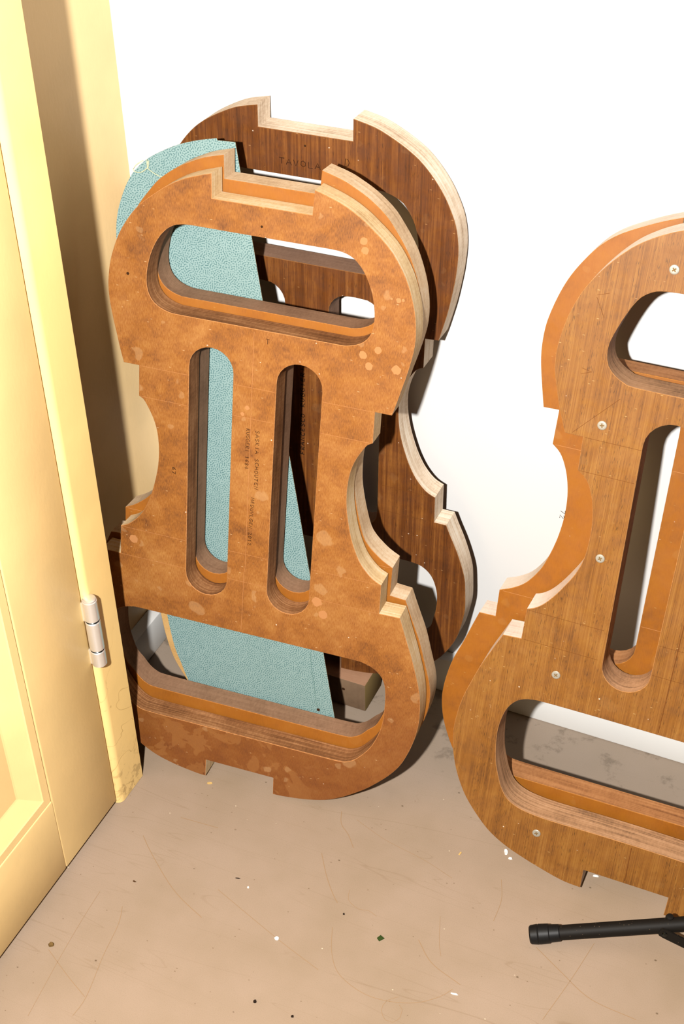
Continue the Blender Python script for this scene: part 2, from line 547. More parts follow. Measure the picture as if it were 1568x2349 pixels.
def half_hole(pts):
    q = spline([(x / 1000, y / 1000) for x, y in pts], 0.005)
    return q + [Vector((-p.x, p.y)) for p in reversed(q)][1:-1]


def slot(x0, x1, y0, y1, r=None, x0b=None, x1b=None):
    """Round-ended slot (mm); x0b/x1b give the lower end its own sides."""
    x0b = x0 if x0b is None else x0b
    x1b = x1 if x1b is None else x1b
    out = []
    for (a, b, yy, s) in ((x0, x1, y1, 1), (x0b, x1b, y0, -1)):
        rr = r or abs(b - a) / 2
        rr = min(rr, abs(b - a) / 2)
        for k in range(13):
            t = math.pi * k / 12
            c = math.cos(t) * s
            cx = (b - rr) if c > 0 else (a + rr)
            if abs(c) < 1e-6:
                cx = (a + b) / 2
            out.append(Vector(((cx + rr * c) / 1000, (yy - s * rr + s * rr * math.sin(t)) / 1000)))
    return out


def mirror(loop):
    return [Vector((-p.x, p.y)) for p in reversed(loop)]


def area2(l):
    return sum(a.x * b.y - b.x * a.y for a, b in zip(l, l[1:] + l[:1]))


def inset(loop, d):
    """Shift each corner into the material (loop counter-clockwise = material on the left)."""
    out = []
    n = len(loop)
    for i in range(n):
        a, b, c = loop[i - 1], loop[i], loop[(i + 1) % n]
        e0 = (b - a).normalized()
        e1 = (c - b).normalized()
        n0 = Vector((-e0.y, e0.x))
        n1 = Vector((-e1.y, e1.x))
        m = n0 + n1
        if m.length < 1e-6:
            m = n0
        m = m / max(m.length ** 2 / 2, 0.35)
        out.append(b + m * d)
    return out


def clean(loop):
    out = []
    for p in loop:
        if not out or (p - out[-1]).length > 1e-5:
            out.append(p)
    if (out[0] - out[-1]).length < 1e-5:
        out.pop()
    return out


def plate_mesh(name, outer, holes, t, bev=0.0005):
    """Flat plate with holes: front face at z=0, back at z=-t, eased arrises. Slots: 0 face, 1 rim, 2 hole side, 3 arris."""
    loops = [clean(outer)] + [clean(h) for h in holes]
    loops = [(l if (area2(l) > 0) == (i == 0) else list(reversed(l))) for i, l in enumerate(loops)]
    ins = [inset(l, bev) for l in loops]
    bm = bmesh.new()
    rings = []
    for l, li in zip(loops, ins):
        rings.append([[bm.verts.new((p.x, p.y, zz)) for p in src] for src, zz in
                      ((li, 0), (l, -bev), (l, -t + bev), (li, -t))])
    tri = tessellate_polygon([[Vector((p.x, p.y, 0)) for p in li] for li in ins])
    for lev, rev in ((0, False), (3, True)):
        flat = [v for r in rings for v in r[lev]]
        for a, b, c in tri:
            try:
                f = bm.faces.new((flat[a], flat[b], flat[c]))
                f.material_index = 0
            except ValueError:
                pass
    for i, r in enumerate(rings):
        n = len(r[0])
        for lev in range(3):
            for k in range(n):
                f = bm.faces.new((r[lev][k], r[lev + 1][k], r[lev + 1][(k + 1) % n], r[lev][(k + 1) % n]))
                f.material_index = 3 if lev != 1 else (1 if i == 0 else 2)
    return bm_mesh(bm, name)


def pose(az, lean, roll, o):
    n = Vector((math.sin(az) * math.cos(lean), -math.cos(az) * math.cos(lean), math.sin(lean)))
    e = Vector((math.cos(az), math.sin(az), 0))
    y = n.cross(e)
    X = e * math.cos(roll) + y * math.sin(roll)
    Y = -e * math.sin(roll) + y * math.cos(roll)
    return Matrix(((X.x, Y.x, n.x, o[0]), (X.y, Y.y, n.y, o[1]), (X.z, Y.z, n.z, o[2] + FLZ), (0, 0, 0, 1)))


def arris(key, c):
    m = Mat(key, 0.7, 0.15)
    f = m.noise(m.map((260, 260, 260)), 1.0, 3, 0.7)
    a = lin(c)
    b = lin(tuple(int(x * 0.86) for x in c))
    return m.color(m.mix(m.rng(f, 0.35, 0.62), b, a))


# ------------------------------------------------------------------ the room
WY, WX = 1.2454, -0.8400          # back wall, left wall
XR, YF, ZC = 4.6, -4.6, 2.6


def wallbox(name, lo, hi, mat):
    return struct(obj(name, box_mesh(name, lo, hi), mat))


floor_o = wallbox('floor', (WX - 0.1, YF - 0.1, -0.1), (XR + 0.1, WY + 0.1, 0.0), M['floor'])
wallbox('wall_back', (WX - 0.1, WY, 0.0), (XR + 0.1, WY + 0.1, ZC), M['wall'])
wallbox('wall_left', (WX - 0.1, YF - 0.1, 0.0), (WX, WY, ZC), M['yellow_wall'])
wallbox('wall_right', (XR, YF - 0.1, 0.0), (XR + 0.1, WY, ZC), M['far_wall'])
wallbox('wall_front', (WX, YF - 0.1, 0.0), (XR, YF, ZC), M['far_wall'])
wallbox('ceiling', (WX - 0.1, YF - 0.1, ZC), (XR + 0.1, WY + 0.1, ZC + 0.1), M['ceiling'])
BH = 0.0565                        # skirting height
struct(obj('baseboard_back', box_mesh('baseboard_back', (WX, 1.2283, 0.0005), (XR, WY, BH), 0.0018), M['skirting'], None, 40))
struct(obj('baseboard_left', box_mesh('baseboard_left', (WX, 0.9535, 0.0005), (-0.8219, 1.2283, BH - 0.003), 0.0018), M['skirting'], None, 40))

# door frame post, standing proud of the yellow wall, with a rounded inner arris
DX = -0.7305
FX = -0.7262
bm = bmesh.new()
prof = [(WX, 0.9520), (FX - 0.0012, 0.9520), (FX, 0.9508)]
R = 0.0085
for k in range(9):
    t = math.pi / 2 * k / 8
    prof.append((FX - R + R * math.cos(t), 0.9098 - R * math.sin(t)))
prof += [(FX - 0.03, 0.9013), (WX, 0.9013)]
for zz in (0.0006, 2.15):
    for x, y in prof:
        bm.verts.new((x, y, zz))
bm.verts.ensure_lookup_table()
n = len(prof)
for k in range(n):
    bm.faces.new((bm.verts[k], bm.verts[(k + 1) % n], bm.verts[n + (k + 1) % n], bm.verts[n + k]))
bm.faces.new(bm.verts[:n])
bm.faces.new(bm.verts[n:])
struct(obj('trim_1', bm_mesh(bm, 'trim_1'), M['yellow_frame'], None, 30))

# the yellow panelled door
door = bpy.data.objects.new('door_1', None)
C.objects.link(door)
door.location = (DX, 0.8995, 0.0)
struct(door)
DB, DT, DW = 0.008, 2.10, 0.80     # bottom gap, height, width (towards the viewer)


def dpart(name, lo, hi, bev=0.0012, mat=None, seg=2):
    lo2 = (lo[0], lo[1] - 0.8995, lo[2])
    hi2 = (hi[0], hi[1] - 0.8995, hi[2])
    return obj(name, box_mesh(name, lo2, hi2, bev, seg), mat or M['yellow'], door, 35)


YS = 0.7920                        # inner side of the hinge stile
RZ = 0.1215                        # top of the bottom rail
dpart('stile', (-0.040, YS + 0.0006, DB), (0.0, 0.8990, DT), 0.0016)
dpart('stile', (-0.040, 0.0995, DB), (0.0, 0.2075, DT), 0.0016)
dpart('rail', (-0.040, 0.2081, DB), (0.0, YS, RZ), 0.0016)
dpart('rail', (-0.040, 0.2081, 0.95), (0.0, YS, 1.09), 0.0016)
dpart('rail', (-0.040, 0.2081, 1.98), (0.0, YS, DT), 0.0016)


def panel(z0, z1):
    """Sunk panel: flat bead at door level, a splayed moulding, then the field."""
    y0, y1 = 0.2081 + 0.0012, YS - 0.0012
    z0, z1 = z0 + 0.0010, z1 - 0.0010
    bm = bmesh.new()
    rings = []
    for d, x in ((0, -0.004), (0, -0.0012), (0.0105, -0.0012), (0.0120, -0.0022), (0.0350, -0.0125), (0.0372, -0.0132)):
        rings.append([bm.verts.new((x, yy - 0.8995, zz)) for yy, zz in
                      ((y0 + d, z0 + d), (y1 - d, z0 + d), (y1 - d, z1 - d), (y0 + d, z1 - d))])
    for a, b in zip(rings, rings[1:]):
        for k in range(4):
            bm.faces.new((a[k], a[(k + 1) % 4], b[(k + 1) % 4], b[k]))
    bm.faces.new(rings[-1])
    back = [bm.verts.new((-0.036, v.co.y, v.co.z)) for v in rings[0]]
    for k in range(4):
        bm.faces.new((rings[0][k], back[k], back[(k + 1) % 4], rings[0][(k + 1) % 4]))
    bm.faces.new(back)
    return obj('panel', bm_mesh(bm, 'panel'), M['yellow'], door)


panel(RZ, 0.95)
panel(1.09, 1.98)

# hinge: three knuckles with dark washers and a thin leaf
hinge = bpy.data.objects.new('hinge', None)
C.objects.link(hinge)
hinge.parent = door
hinge.location = (0.0082, 0.0022, 0.0)
hinge['label'] = 'worn steel barrel hinge'
HR = 0.0081
for z0, z1 in ((0.2995, 0.3265), (0.2578, 0.2972), (0.2345, 0.2555)):
    top = z0 > 0.29
    pts = [(0, 0, z0), (0, 0, z0 + 0.0008), (0, 0, z1 - 0.0008), (0, 0, z1)]
    rad = [HR - 0.0007, HR, HR, HR - 0.0007]
    if top:
        pts = pts[:-1] + [(0, 0, z1 - 0.0004), (0, 0, z1 + 0.0006), (0, 0, z1 + 0.0014), (0, 0, z1 + 0.0018)]
        rad = rad[:-1] + [HR - 0.0007, HR - 0.0007, HR - 0.0008, HR - 0.0014]
    tube('knuckle', pts, rad, M['chrome'], hinge, 32, 35)
for z0, z1 in ((0.2972, 0.2995), (0.2555, 0.2578)):
    tube('washer', [(0, 0, z0 + 0.0001), (0, 0, z0 + 0.0009), (0, 0, z1 - 0.0009), (0, 0, z1 - 0.0001)],
         [HR - 0.0012, HR - 0.0004, HR - 0.0004, HR - 0.0012], M['ring'], hinge, 32)
for z0, z1 in ((0.2975, 0.3225), (0.2350, 0.2560)):
    obj('leaf', box_mesh('leaf', (-0.0150, -0.0052, z0), (-0.0045, -0.0030, z1), 0.0004), M['chrome'], hinge)

# ------------------------------------------------------------------ the moulds
HALF = {
    'A': [[(52.5, 735), (64, 731.5), (77, 727), (89, 721.5), (101, 714.3), (112, 706), (123, 697), (133, 687), (142, 674.5), (150, 660.5),
           (156, 645), (160.5, 629), (162.8, 612), (163, 598), (161.2, 583), (157.8, 566), (154, 550), (150.5, 535), (146.5, 520.5)],
          [(146.5, 520.5), (129, 520.5)], [(129, 520.5), (129.3, 485.7)],
          [(129.3, 485.7), (124.3, 482.8), (118.5, 474), (112.5, 462), (108.5, 449), (106.5, 434), (106.2, 420), (107.5, 404), (110.5, 388),
           (114.5, 372), (120, 357), (126.5, 344), (134.5, 334), (143, 326.5), (152, 322)],
          [(152, 322), (152.7, 286.3)], [(152.7, 286.3), (175.7, 286.7)],
          [(175.7, 286.7), (180.5, 274), (187, 256), (193, 240), (199.5, 220), (204.5, 203), (207.7, 187), (209.3, 169), (209.3, 153), (207.5, 138),
           (204.5, 123), (200, 107.5), (193.5, 91), (183.5, 75), (171, 60), (157, 45.5), (141, 32.3), (126.5, 22), (107.5, 12), (83, 5), (56.5, 0.8), (43.5, 0)],
          [(43.5, 0), (43, 24.5)]],
    'B': [[(50.5, 734.5), (71, 728.7), (84, 723), (97, 716.2), (109, 708), (120, 698.5), (129, 687.5), (137.5, 676), (145, 664), (151, 651),
           (156.5, 636), (160.5, 620), (162.5, 604), (162.5, 590), (160.5, 576), (157, 560), (153, 544), (149, 530), (144, 518)],
          [(144, 518), (121, 518)], [(121, 518), (121, 486)],
          [(121, 486), (118, 480), (114.5, 471), (111, 459), (109, 446), (107.5, 431), (107.5, 417), (108.5, 401), (111.5, 385), (116.5, 366),
           (123, 347), (130, 337), (137, 330.5), (146, 323.5), (158, 317)],
          [(158, 317), (158, 282)], [(158, 282), (176, 280.5)],
          [(176, 280.5), (182, 266), (188, 252), (195, 236), (200, 222), (204, 209), (208.5, 195), (213, 180), (215.5, 165), (215.5, 149), (213, 133),
           (209, 118), (204, 102), (196.5, 86), (186, 70), (173, 55), (158, 39), (141, 25), (126, 15), (107, 5), (83, -2.5), (57, -6.2), (43.5, -6.8)],
          [(43.5, -6.8), (43, 18)]],
    'C': [[(52, 735), (72, 730.5), (85, 725.7), (105, 715.5), (122, 704), (136, 690), (148, 674), (156, 659.5), (162.5, 644), (166, 628), (167.3, 611),
           (166, 587), (163, 566), (159, 544), (153.5, 521.5), (151, 512)],
          [(151, 512), (136, 511)], [(136, 511), (135.5, 476)],
          [(135.5, 476), (128, 472), (120, 460), (113.5, 444), (110, 430), (109, 416), (110, 400), (113, 383), (118, 366), (124, 350), (132, 335),
           (141, 324), (148, 318.5), (156, 315)],
          [(156, 315), (156.5, 281)], [(156.5, 281), (171, 281)],
          [(171, 281), (176, 269), (185, 249), (192, 230), (197, 212), (199, 192), (200, 169), (198, 151), (193, 126), (186, 108), (174, 87), (161, 72),
           (146, 59), (128, 47), (108, 37), (85, 29.5), (62, 25.3), (43, 24.0)],
          [(43, 24.0), (43, 45)]],
    'D': [[(53, 741), (66, 737.5), (81, 733), (93, 728), (107, 720.5), (121, 710.7), (134, 698), (147, 682), (159, 663), (167.5, 641.5), (172, 622),
           (174.5, 602), (173.5, 582.5), (169, 565), (162, 543), (153, 520)],
          [(153, 520), (135, 520)], [(135, 520), (134, 485)],
          [(134, 485), (124, 477), (116.5, 462), (112, 444), (110, 422), (111.3, 396), (116.5, 376), (126, 357), (135, 342), (143.5, 331), (152, 324), (159, 321)],
          [(159, 321), (159.5, 285)], [(159.5, 285), (179, 283.5)],
          [(179, 283.5), (188, 262), (197, 240), (205, 215), (211, 193), (214.3, 171), (215.2, 152), (213.3, 132), (210, 116), (203, 95), (191, 71.5),
           (175, 51), (157, 33.5), (136, 21), (114, 12.5), (96, 6.8), (77, 1.5), (63, -1.2), (46.5, -2)],
          [(46.5, -2), (47, 22.5)]],
    'E': [[(47.5, 730.5), (60, 726), (75, 719.5), (97, 708.5), (111, 699), (122, 688), (132.5, 674), (142, 658), (149, 641.5), (155, 621.5), (158.5, 603),
           (159, 582), (157, 564), (152.3, 541), (148, 521.5)],
          [(148, 521.5), (132, 522)], [(132, 522), (133, 485)],
          [(133, 485), (124, 477), (117, 464), (112, 448), (109.2, 429), (109.3, 406), (113, 380), (120.5, 353), (127.5, 338), (138, 323.5), (151, 314), (164, 308)],
          [(164, 308), (164, 275.5)], [(164, 275.5), (182, 275)],
          [(182, 275), (187.5, 258), (195, 234), (203, 211), (208, 189), (210.3, 169), (210, 153), (206.3, 133), (200, 115), (190.5, 95), (179, 78), (165, 62),
           (149, 47), (131, 33), (109, 20), (85, 10), (57, 3), (44, 1.2)],
          [(44, 1.2), (43, 24)]],
}
UP = [(0, 680.3), (40, 680.3), (73, 680.3), (84, 679.3), (92, 676.8), (99, 672), (106, 664), (112, 653.5), (116.5, 642), (119.3, 630), (120.5, 619.5),
      (120, 609), (117.2, 600), (111.8, 593), (104.5, 588.5), (95, 585.6), (85, 585), (40, 585), (0, 585)]
LOW = [(0, 218.6), (60, 218.6), (128, 218.7), (139, 217.8), (149, 215), (157, 210), (163, 203), (166.5, 194), (168.3, 182), (168.9, 165), (168.7, 150),
       (166.8, 135), (162.5, 119), (156.5, 105), (148.5, 93), (140, 83), (131, 77), (118, 74.6), (60, 74.3), (0, 74.3)]
HOLES = {
    'A': (UP, LOW, (23.6, 72.6, 258.4, 555.7)),
    'B': ([(x, y - 3.8) for x, y in UP], [(x, y + (2.8 if y < 100 else -1)) for x, y in LOW], (23.5, 72.3, 257.2, 553)),
    'C': ([(0, 666), (40, 666), (76, 666), (89, 664.5), (98, 661.5), (107, 656.5), (113, 648.5), (118, 640), (121.5, 631), (124, 619), (124.5, 608), (122, 597),
           (117, 587), (110, 579), (101, 574), (88, 572), (40, 571.5), (0, 571.5)],
          [(0, 217.5), (60, 217.5), (119, 217.3), (135, 216.7), (144, 214.5), (153, 208), (159, 199), (163.5, 185), (165, 171), (164, 156), (162, 144), (158, 126),
           (152, 110), (143, 98), (130, 91), (115, 89), (60, 88), (0, 88)], (25.5, 87, 252, 543, 23)),
    'D': ([(0, 677), (40, 677), (70, 676.5), (89, 675), (98, 672), (106, 666), (112, 657), (118, 644), (123.3, 629.5), (126.8, 617), (127, 606), (123.5, 595),
           (115.5, 587), (106, 582), (96, 580), (50, 580), (0, 580)],
          [(0, 218), (60, 218), (123, 217.3), (137, 216), (145, 213.8), (152, 209.7), (158.5, 202), (163, 192), (166, 178.5), (167.2, 165), (166.3, 148),
           (163.3, 127), (158.5, 111), (152.5, 96), (143.5, 83.5), (130, 76.5), (112, 73.5), (88, 72.8), (44, 74), (0, 74.5)], (23.3, 77.5, 257, 552.5, None, 23, 72.5)),
    'E': ([(x, y - 8 if y < 600 else y - 3) for x, y in UP], [(x, y + 7.2 if y < 100 else y) for x, y in LOW], (12.6, 61, 255.5, 552)),
}
RIM = {'A': (196, 134, 80), 'B': (184, 118, 56), 'C': (140, 92, 50), 'D': (184, 130, 78), 'E': (180, 118, 54)}
POSE = {
    'A': (0.10743, 0.17228, -0.03341, (-0.60930, 0.97960, -1.30396)),
    'B': (0.10702, 0.17190, -0.03579, (-0.61538, 1.00981, -1.29746)),
    'C': (0.02618, 0.06109, -0.00175, (-0.60395, 1.16859, -1.28601)),
    'D': (0.04296, 0.23213, -0.03226, (-0.14478, 0.99682, -1.29865)),
    'E': (0.04361, 0.23212, -0.01996, (-0.17800, 1.03880, -1.30346)),
}
THICK = {'A': 0.0270, 'B': 0.0290, 'C': 0.0300, 'D': 0.0370, 'E': 0.0310}
LABEL = {
    'A': 'mottled amber plywood cello mould in front beside the yellow door, pale drips on its face',
    'B': 'smooth orange plywood cello mould sandwiched directly behind the mottled amber mould',
    'C': 'dark brown striped-grain cello mould rearmost by the yellow wall, FRANCESCO RUGGIERI written up its middle',
    'D': 'brown grained cello mould at the right edge with pale cross-head screws in its face',
    'E': 'orange cello mould half hidden behind the brown mould with screws',
}


NOTCH = {'A': (51.5, 710.5), 'B': (49.5, 711), 'C': (52, 712.3), 'D': (52, 716), 'E': (47, 706)}
for _k, _n in NOTCH.items():
    HALF[_k].insert(0, [_n, HALF[_k][0][0]])


def make_mould(k):
    t = bpy.data.objects.new('cello_mould', None)
    C.objects.link(t)
    t.matrix_world = pose(*POSE[k])
    tag(t, LABEL[k], 'mould', 'cello moulds leaning against the white wall')
    up, low, sl = HOLES[k]
    s = slot(*sl)
    me = plate_mesh('plate', half_loop(HALF[k]), [half_hole(up), half_hole(low), s, mirror(s)], THICK[k])
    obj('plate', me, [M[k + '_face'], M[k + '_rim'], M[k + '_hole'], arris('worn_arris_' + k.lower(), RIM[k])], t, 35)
    return t


MO = {k: make_mould(k) for k in 'ABCDE'}


def mm(*pts):
    return [(x / 1000, y / 1000) for x, y in pts]


def scribe(t, lines, mat, w=0.00035):
    for ln in lines:
        ribbons('scribed_line', [mm(*ln)], w, mat, t)


def hline(y, half, sl, gap=1.5):
    """Scribed cross line broken by the two slots."""
    a, b = sl
    return [((-half, y), (-b - gap, y)), ((-a + gap, y), (a - gap, y)), ((b + gap, y), (half, y))]


t = MO['A']
for y, hw in ((520.5, 128), (485.6, 127), (322, 150), (286.3, 151)):
    scribe(t, hline(y, hw, (23.6, 72.6)), M['scribe'])
scribe(t, [((-2.5, 582), (-2.5, 300)), ((-3.5, 300), (-4.5, 221))], M['scribe'], 0.0004)
scribe(t, [((-2, 660 + 22), (0.5, 684)), ], M['scribe_dark'], 0.0004)
writing(t, 'SASKIA SCHOUTEN', (0.0033, 0.474), (0.0042, 0.404), 0.0040, 0.0006, M['pencil'], seed=3)
writing(t, 'RUGGERI 1684', (-0.0072, 0.474), (-0.0072, 0.426), 0.0042, 0.0006, M['pencil'], seed=5)
writing(t, 'MEDUVLGEN 2012', (0.0012, 0.394), (-0.0008, 0.334), 0.0038, 0.0006, M['pencil'], seed=9)
writing(t, 'T', (0.0098, 0.5710), (0.0148, 0.5710), 0.0055, 0.0005, M['pencil'], seed=2)
writing(t, '67', (-0.0905, 0.4105), (-0.0905, 0.4010), 0.0045, 0.0007, M['ink'], seed=6)
for x, y, r in ((1, 691, 1.6), (-141, 619, 2.0)):
    tube('pin_hole', [(x / 1000, y / 1000, -0.0004), (x / 1000, y / 1000, 0.00012)], r / 1000 * 0.8, M['pin_hole'], t, 10)

M['drip'] = plain('dried_varnish_drip', (178, 122, 74), 0.5, 0.4)
for i, (x, y, r) in enumerate(((147, 570, 5.0), (127, 587, 3.9), (112, 579, 4.4), (119, 568.5, 4.2), (104, 694, 4.0), (106, 685, 4.0), (143, 641.5, 2.6),
                               (147.5, 642.5, 1.6), (136, 642, 1.2), (90, 268.5, 5.5), (82, 283, 6.0), (-136, 309, 5.2), (-7, 497, 2.6), (-12, 489, 2.2))):
    rnd = random.Random(i + 40)
    bm = bmesh.new()
    ring = [(x / 1000 + r / 1000 * q * math.cos(a), y / 1000 + r / 1000 * q * math.sin(a)) for a, q in
            ((2 * math.pi * k / 16, rnd.uniform(0.86, 1.08)) for k in range(16))]
    bm.faces.new([bm.verts.new((px, py, 0.00016)) for px, py in ring])
    obj('varnish_drip', bm_mesh(bm, 'varnish_drip'), M['drip'], t)

t = MO['C']
writing(t, 'TAVOLA', (-0.030, 0.6775), (0.018, 0.6775), 0.0062, 0.0009, M['pencil'], seed=12)
writing(t, 'D', (0.0425, 0.6850), (0.0490, 0.6845), 0.0085, 0.0008, M['pencil'], seed=13)
writing(t, 'FRANCESCO', (-0.0044, 0.3310), (-0.0036, 0.3870), 0.0048, 0.00115, seed=21, slant=0.0)
writing(t, 'RUGGIERI', (-0.0036, 0.3945), (-0.0028, 0.4465), 0.0050, 0.001, seed=22)
scribe(t, [((-2.2, 500), (-5.2, 230))], M['scribe_dark'], 0.0004)
scribe(t, [((90, 315), (152, 315)), ((90, 281), (154, 281))], M['scribe_dark'], 0.0004)
tube('pin_hole', [(0, 0.700, -0.0004), (0, 0.700, 0.00012)], 0.0012, M['pin_hole'], t, 10)

t = MO['B']
for y, hw in ((518, 119), (317, 155), (282, 156)):
    scribe(t, hline(y, hw, (23.5, 72.3)), M['scribe'], 0.0004)
t = MO['E']
for y, hw in ((485, 130), (308, 160)):
    scribe(t, hline(y, hw, (12.6, 61)), M['scribe'], 0.0004)
writing(t, '72', (-0.1135, 0.4170), (-0.1135, 0.4060), 0.005, 0.0006, M['ink'], seed=4)

t = MO['D']
for y, hw in ((520, 133), (485, 132), (320, 157), (285, 157)):
    scribe(t, hline(y, hw, (23.3, 76.5)), M['scribe_dark'], 0.00035)
scribe(t, [((-1.5, 578), (-3, 221)), ((-2.5, 71), (-1.5, 26))], M['scribe_dark'], 0.0007)
scribe(t, [((-146, 522), (-107, 566)), ((-146, 658), (-136, 640)), ((-146, 660), (-135, 664)), ((-148, 588), (-138, 586)), ((-148, 582), (-138, 586))],
       M['scribe_dark'], 0.00035)
screw_mesh = None
for i, (x, y, rz) in enumerate(((-82, 697, 0.7), (-119, 536, 0.2), (-96, 398, 0.5), (-117, 254, 1.0), (-105, 51, 0.3),
                                (82, 697, 0.1), (119, 536, 0.9), (96, 398, 0.3), (117, 254, 0.6), (105, 51, 1.2))):
    if screw_mesh is None:
        bm = bmesh.new()
        tube_into(bm, [(0, 0, -0.0006), (0, 0, 0.0003), (0, 0, 0.0007), (0, 0, 0.0009)], [0.0046, 0.0046, 0.0041, 0.0030], 20)
        screw_mesh = bm_mesh(bm, 'screw')
        screw_mesh.materials.append(M['zinc'])
        bm = bmesh.new()
        for a in (0, math.pi / 2):
            for q in (-1, 1):
                pass
            c, s = math.cos(a), math.sin(a)
            vs = []
            for u, v, zz in ((-2.2, -.6, .95), (2.2, -.6, .95), (2.2, .6, .95), (-2.2, .6, .95)):
                vs.append(bm.verts.new(((u * c - v * s) / 1000, (u * s + v * c) / 1000, (zz + a * 0.01) / 1000)))
            bm.faces.new(vs)
        recess_mesh = bm_mesh(bm, 'cross_recess')
        recess_mesh.materials.append(M['recess'])
    so = bpy.data.objects.new('screw', screw_mesh)
    C.objects.link(so)
    so.parent = t
    so.location = (x / 1000, y / 1000, 0)
    so.rotation_euler = (0, 0, rz)
    ro = bpy.data.objects.new('cross_recess', recess_mesh)
    C.objects.link(ro)
    ro.parent = so

# ------------------------------------------------------------------ teal half template, tilted between the moulds
tb = bpy.data.objects.new('template_board', None)
C.objects.link(tb)
tb.matrix_world = pose(0.10702, 0.17190, -0.03579, (-0.61885, 1.04214, -1.30310))
tag(tb, 'teal crackle-patterned half-cello template board tilted behind the orange mould', 'template')
ARC = [(-72, 740), (-92, 735), (-112, 728), (-130, 719), (-147, 708), (-161, 694), (-170, 679), (-176.5, 662), (-180.5, 647), (-182.3, 632), (-182, 614),
       (-179, 597), (-174, 578), (-166, 552)]
MIDL = [[(-166, 552), (-148, 549)], [(-148, 549), (-143, 515)],
        [(-143, 515), (-131, 505), (-119, 484), (-112, 458), (-110, 432), (-112, 406), (-115, 381), (-119, 362), (-125, 349)],
        [(-125, 349), (-119, 316)], [(-119, 316), (-130, 311)]]
LAML = [(-130, 311), (-135, 285), (-136, 255), (-134, 225), (-129, 195), (-124, 172), (-120, 161), (-117, 147), (-113, 130), (-108, 113), (-101, 97), (-94, 80), (-84, 60),
        (-70, 40), (-50, 22), (-25, 10), (10, 4), (50, 2.5), (85, 3), (113.5, 4)]
BASEL = [(-120, 300), (-134, 285), (-139, 255), (-139.5, 225), (-137, 195), (-132.5, 172), (-129, 161), (-125, 143), (-121, 128), (-116, 113), (-110.5, 100), (-104, 89), (-96, 77), (-84, 59),
         (-70, 39), (-50, 21), (-25, 9), (10, 3), (50, 1.5), (85, 2), (102, 3)]
RIGHT = [(113.5, 4), (98, 78), (80, 161), (55, 274), (25, 407), (-17, 579), (-31, 646), (-46, 708), (-52, 739)]


def teal_loop(low, d=0.0):
    out = []
    up = [[(x + 10 * d, y - 11 * d) for x, y in s] for s in [ARC] + MIDL]
    if d:
        up[-1][-1] = low[0]
    for s in up + [low]:
        q = spline([(x / 1000, y / 1000) for x, y in s])
        out += q if not out else q[1:]
    ri = 11 * d
    out += [Vector((x / 1000, y / 1000)) for x, y in ((113.5 - ri, 4), (-52 - ri, 739 - ri), (-71, 738 - ri))]
    return out


obj('base_board', plate_mesh('base_board', teal_loop(BASEL, 1.0), [], 0.0090, 0.0004), [M['board_edge']] * 4, tb, 35)
bb = tb.children[0]
bb.location = (0, 0, -0.0011)
obj('laminate_face', plate_mesh('laminate_face', teal_loop(LAML), [], 0.0010, 0.0002), [M['teal'], M['board_edge'], M['teal'], M['teal']], tb, 35)
tube('nail_hole', [(0.077, 0.0795, -0.0005), (0.077, 0.0795, 0.0001)], 0.0021, M['pin_hole'], tb, 12)
ribbons('crack_line', [mm((62, 158), (66, 130), (69, 118), (73, 92), (76, 82))], 0.0006, plain('crack', (96, 128, 122), 0.7, 0.1), tb)

# loop of twine hanging over the board's shoulder
pts = [(-146, 706), (-145.5, 701), (-148, 697.5), (-153, 693.8), (-158, 692.8), (-161.3, 694), (-161.5, 696.5), (-158.5, 700.5), (-154, 704), (-151, 706)]
m4 = tb.matrix_world
bm = bmesh.new()
for line, r in ((pts, 0.00055), ([(-146.8, 708), (-146.6, 702), (-145.5, 698.5), (-141, 695.8), (-137, 694), (-132, 692.5), (-126, 692)], 0.00045),
                ([(-144.8, 707), (-145.2, 701), (-146, 698)], 0.00045)):
    q = [Vector((x / 1000, y / 1000)) for x, y in line]
    q = spline(q, 0.0015)
    tube_into(bm, [m4 @ Vector((p.x, p.y, 0.0011)) for p in q], r, 6)
so = obj('twine', bm_mesh(bm, 'twine'), M['twine'], None, 60)
tag(so, 'thin pale twine with a small loop lying on the teal board', 'twine')

# ------------------------------------------------------------------ softwood block that carries the dark mould
bk = bpy.data.objects.new('wooden_block', None)
C.objects.link(bk)
bk.location = (-0.6400, 1.1815, 0.0)
tag(bk, 'weathered softwood block on the floor under the dark brown mould', 'block')
bm = bmesh.new()
bmesh.ops.create_cube(bm, size=1.0)
for v in bm.verts:
    v.co = Vector((v.co.x * 0.238, v.co.y * 0.051, 0.0004 + (v.co.z + 0.5) * 0.0455))
bmesh.ops.bevel(bm, geom=list(bm.edges), offset=0.0014, segments=2, affect='EDGES', profile=0.5)
for f in bm.faces:
    nrm = f.normal
    f.material_index = 1 if nrm.z > 0.7 else (2 if abs(nrm.x) > 0.7 else 0)
me = bm_mesh(bm, 'timber')
obj('timber', me, [M['block'], M['block_top'], M['block_end']], bk, 35)
tube('nail_hole', [(0.089, -0.0256, 0.0290), (0.089, -0.02515, 0.0290)], 0.0022, M['pin_hole'], bk, 12)

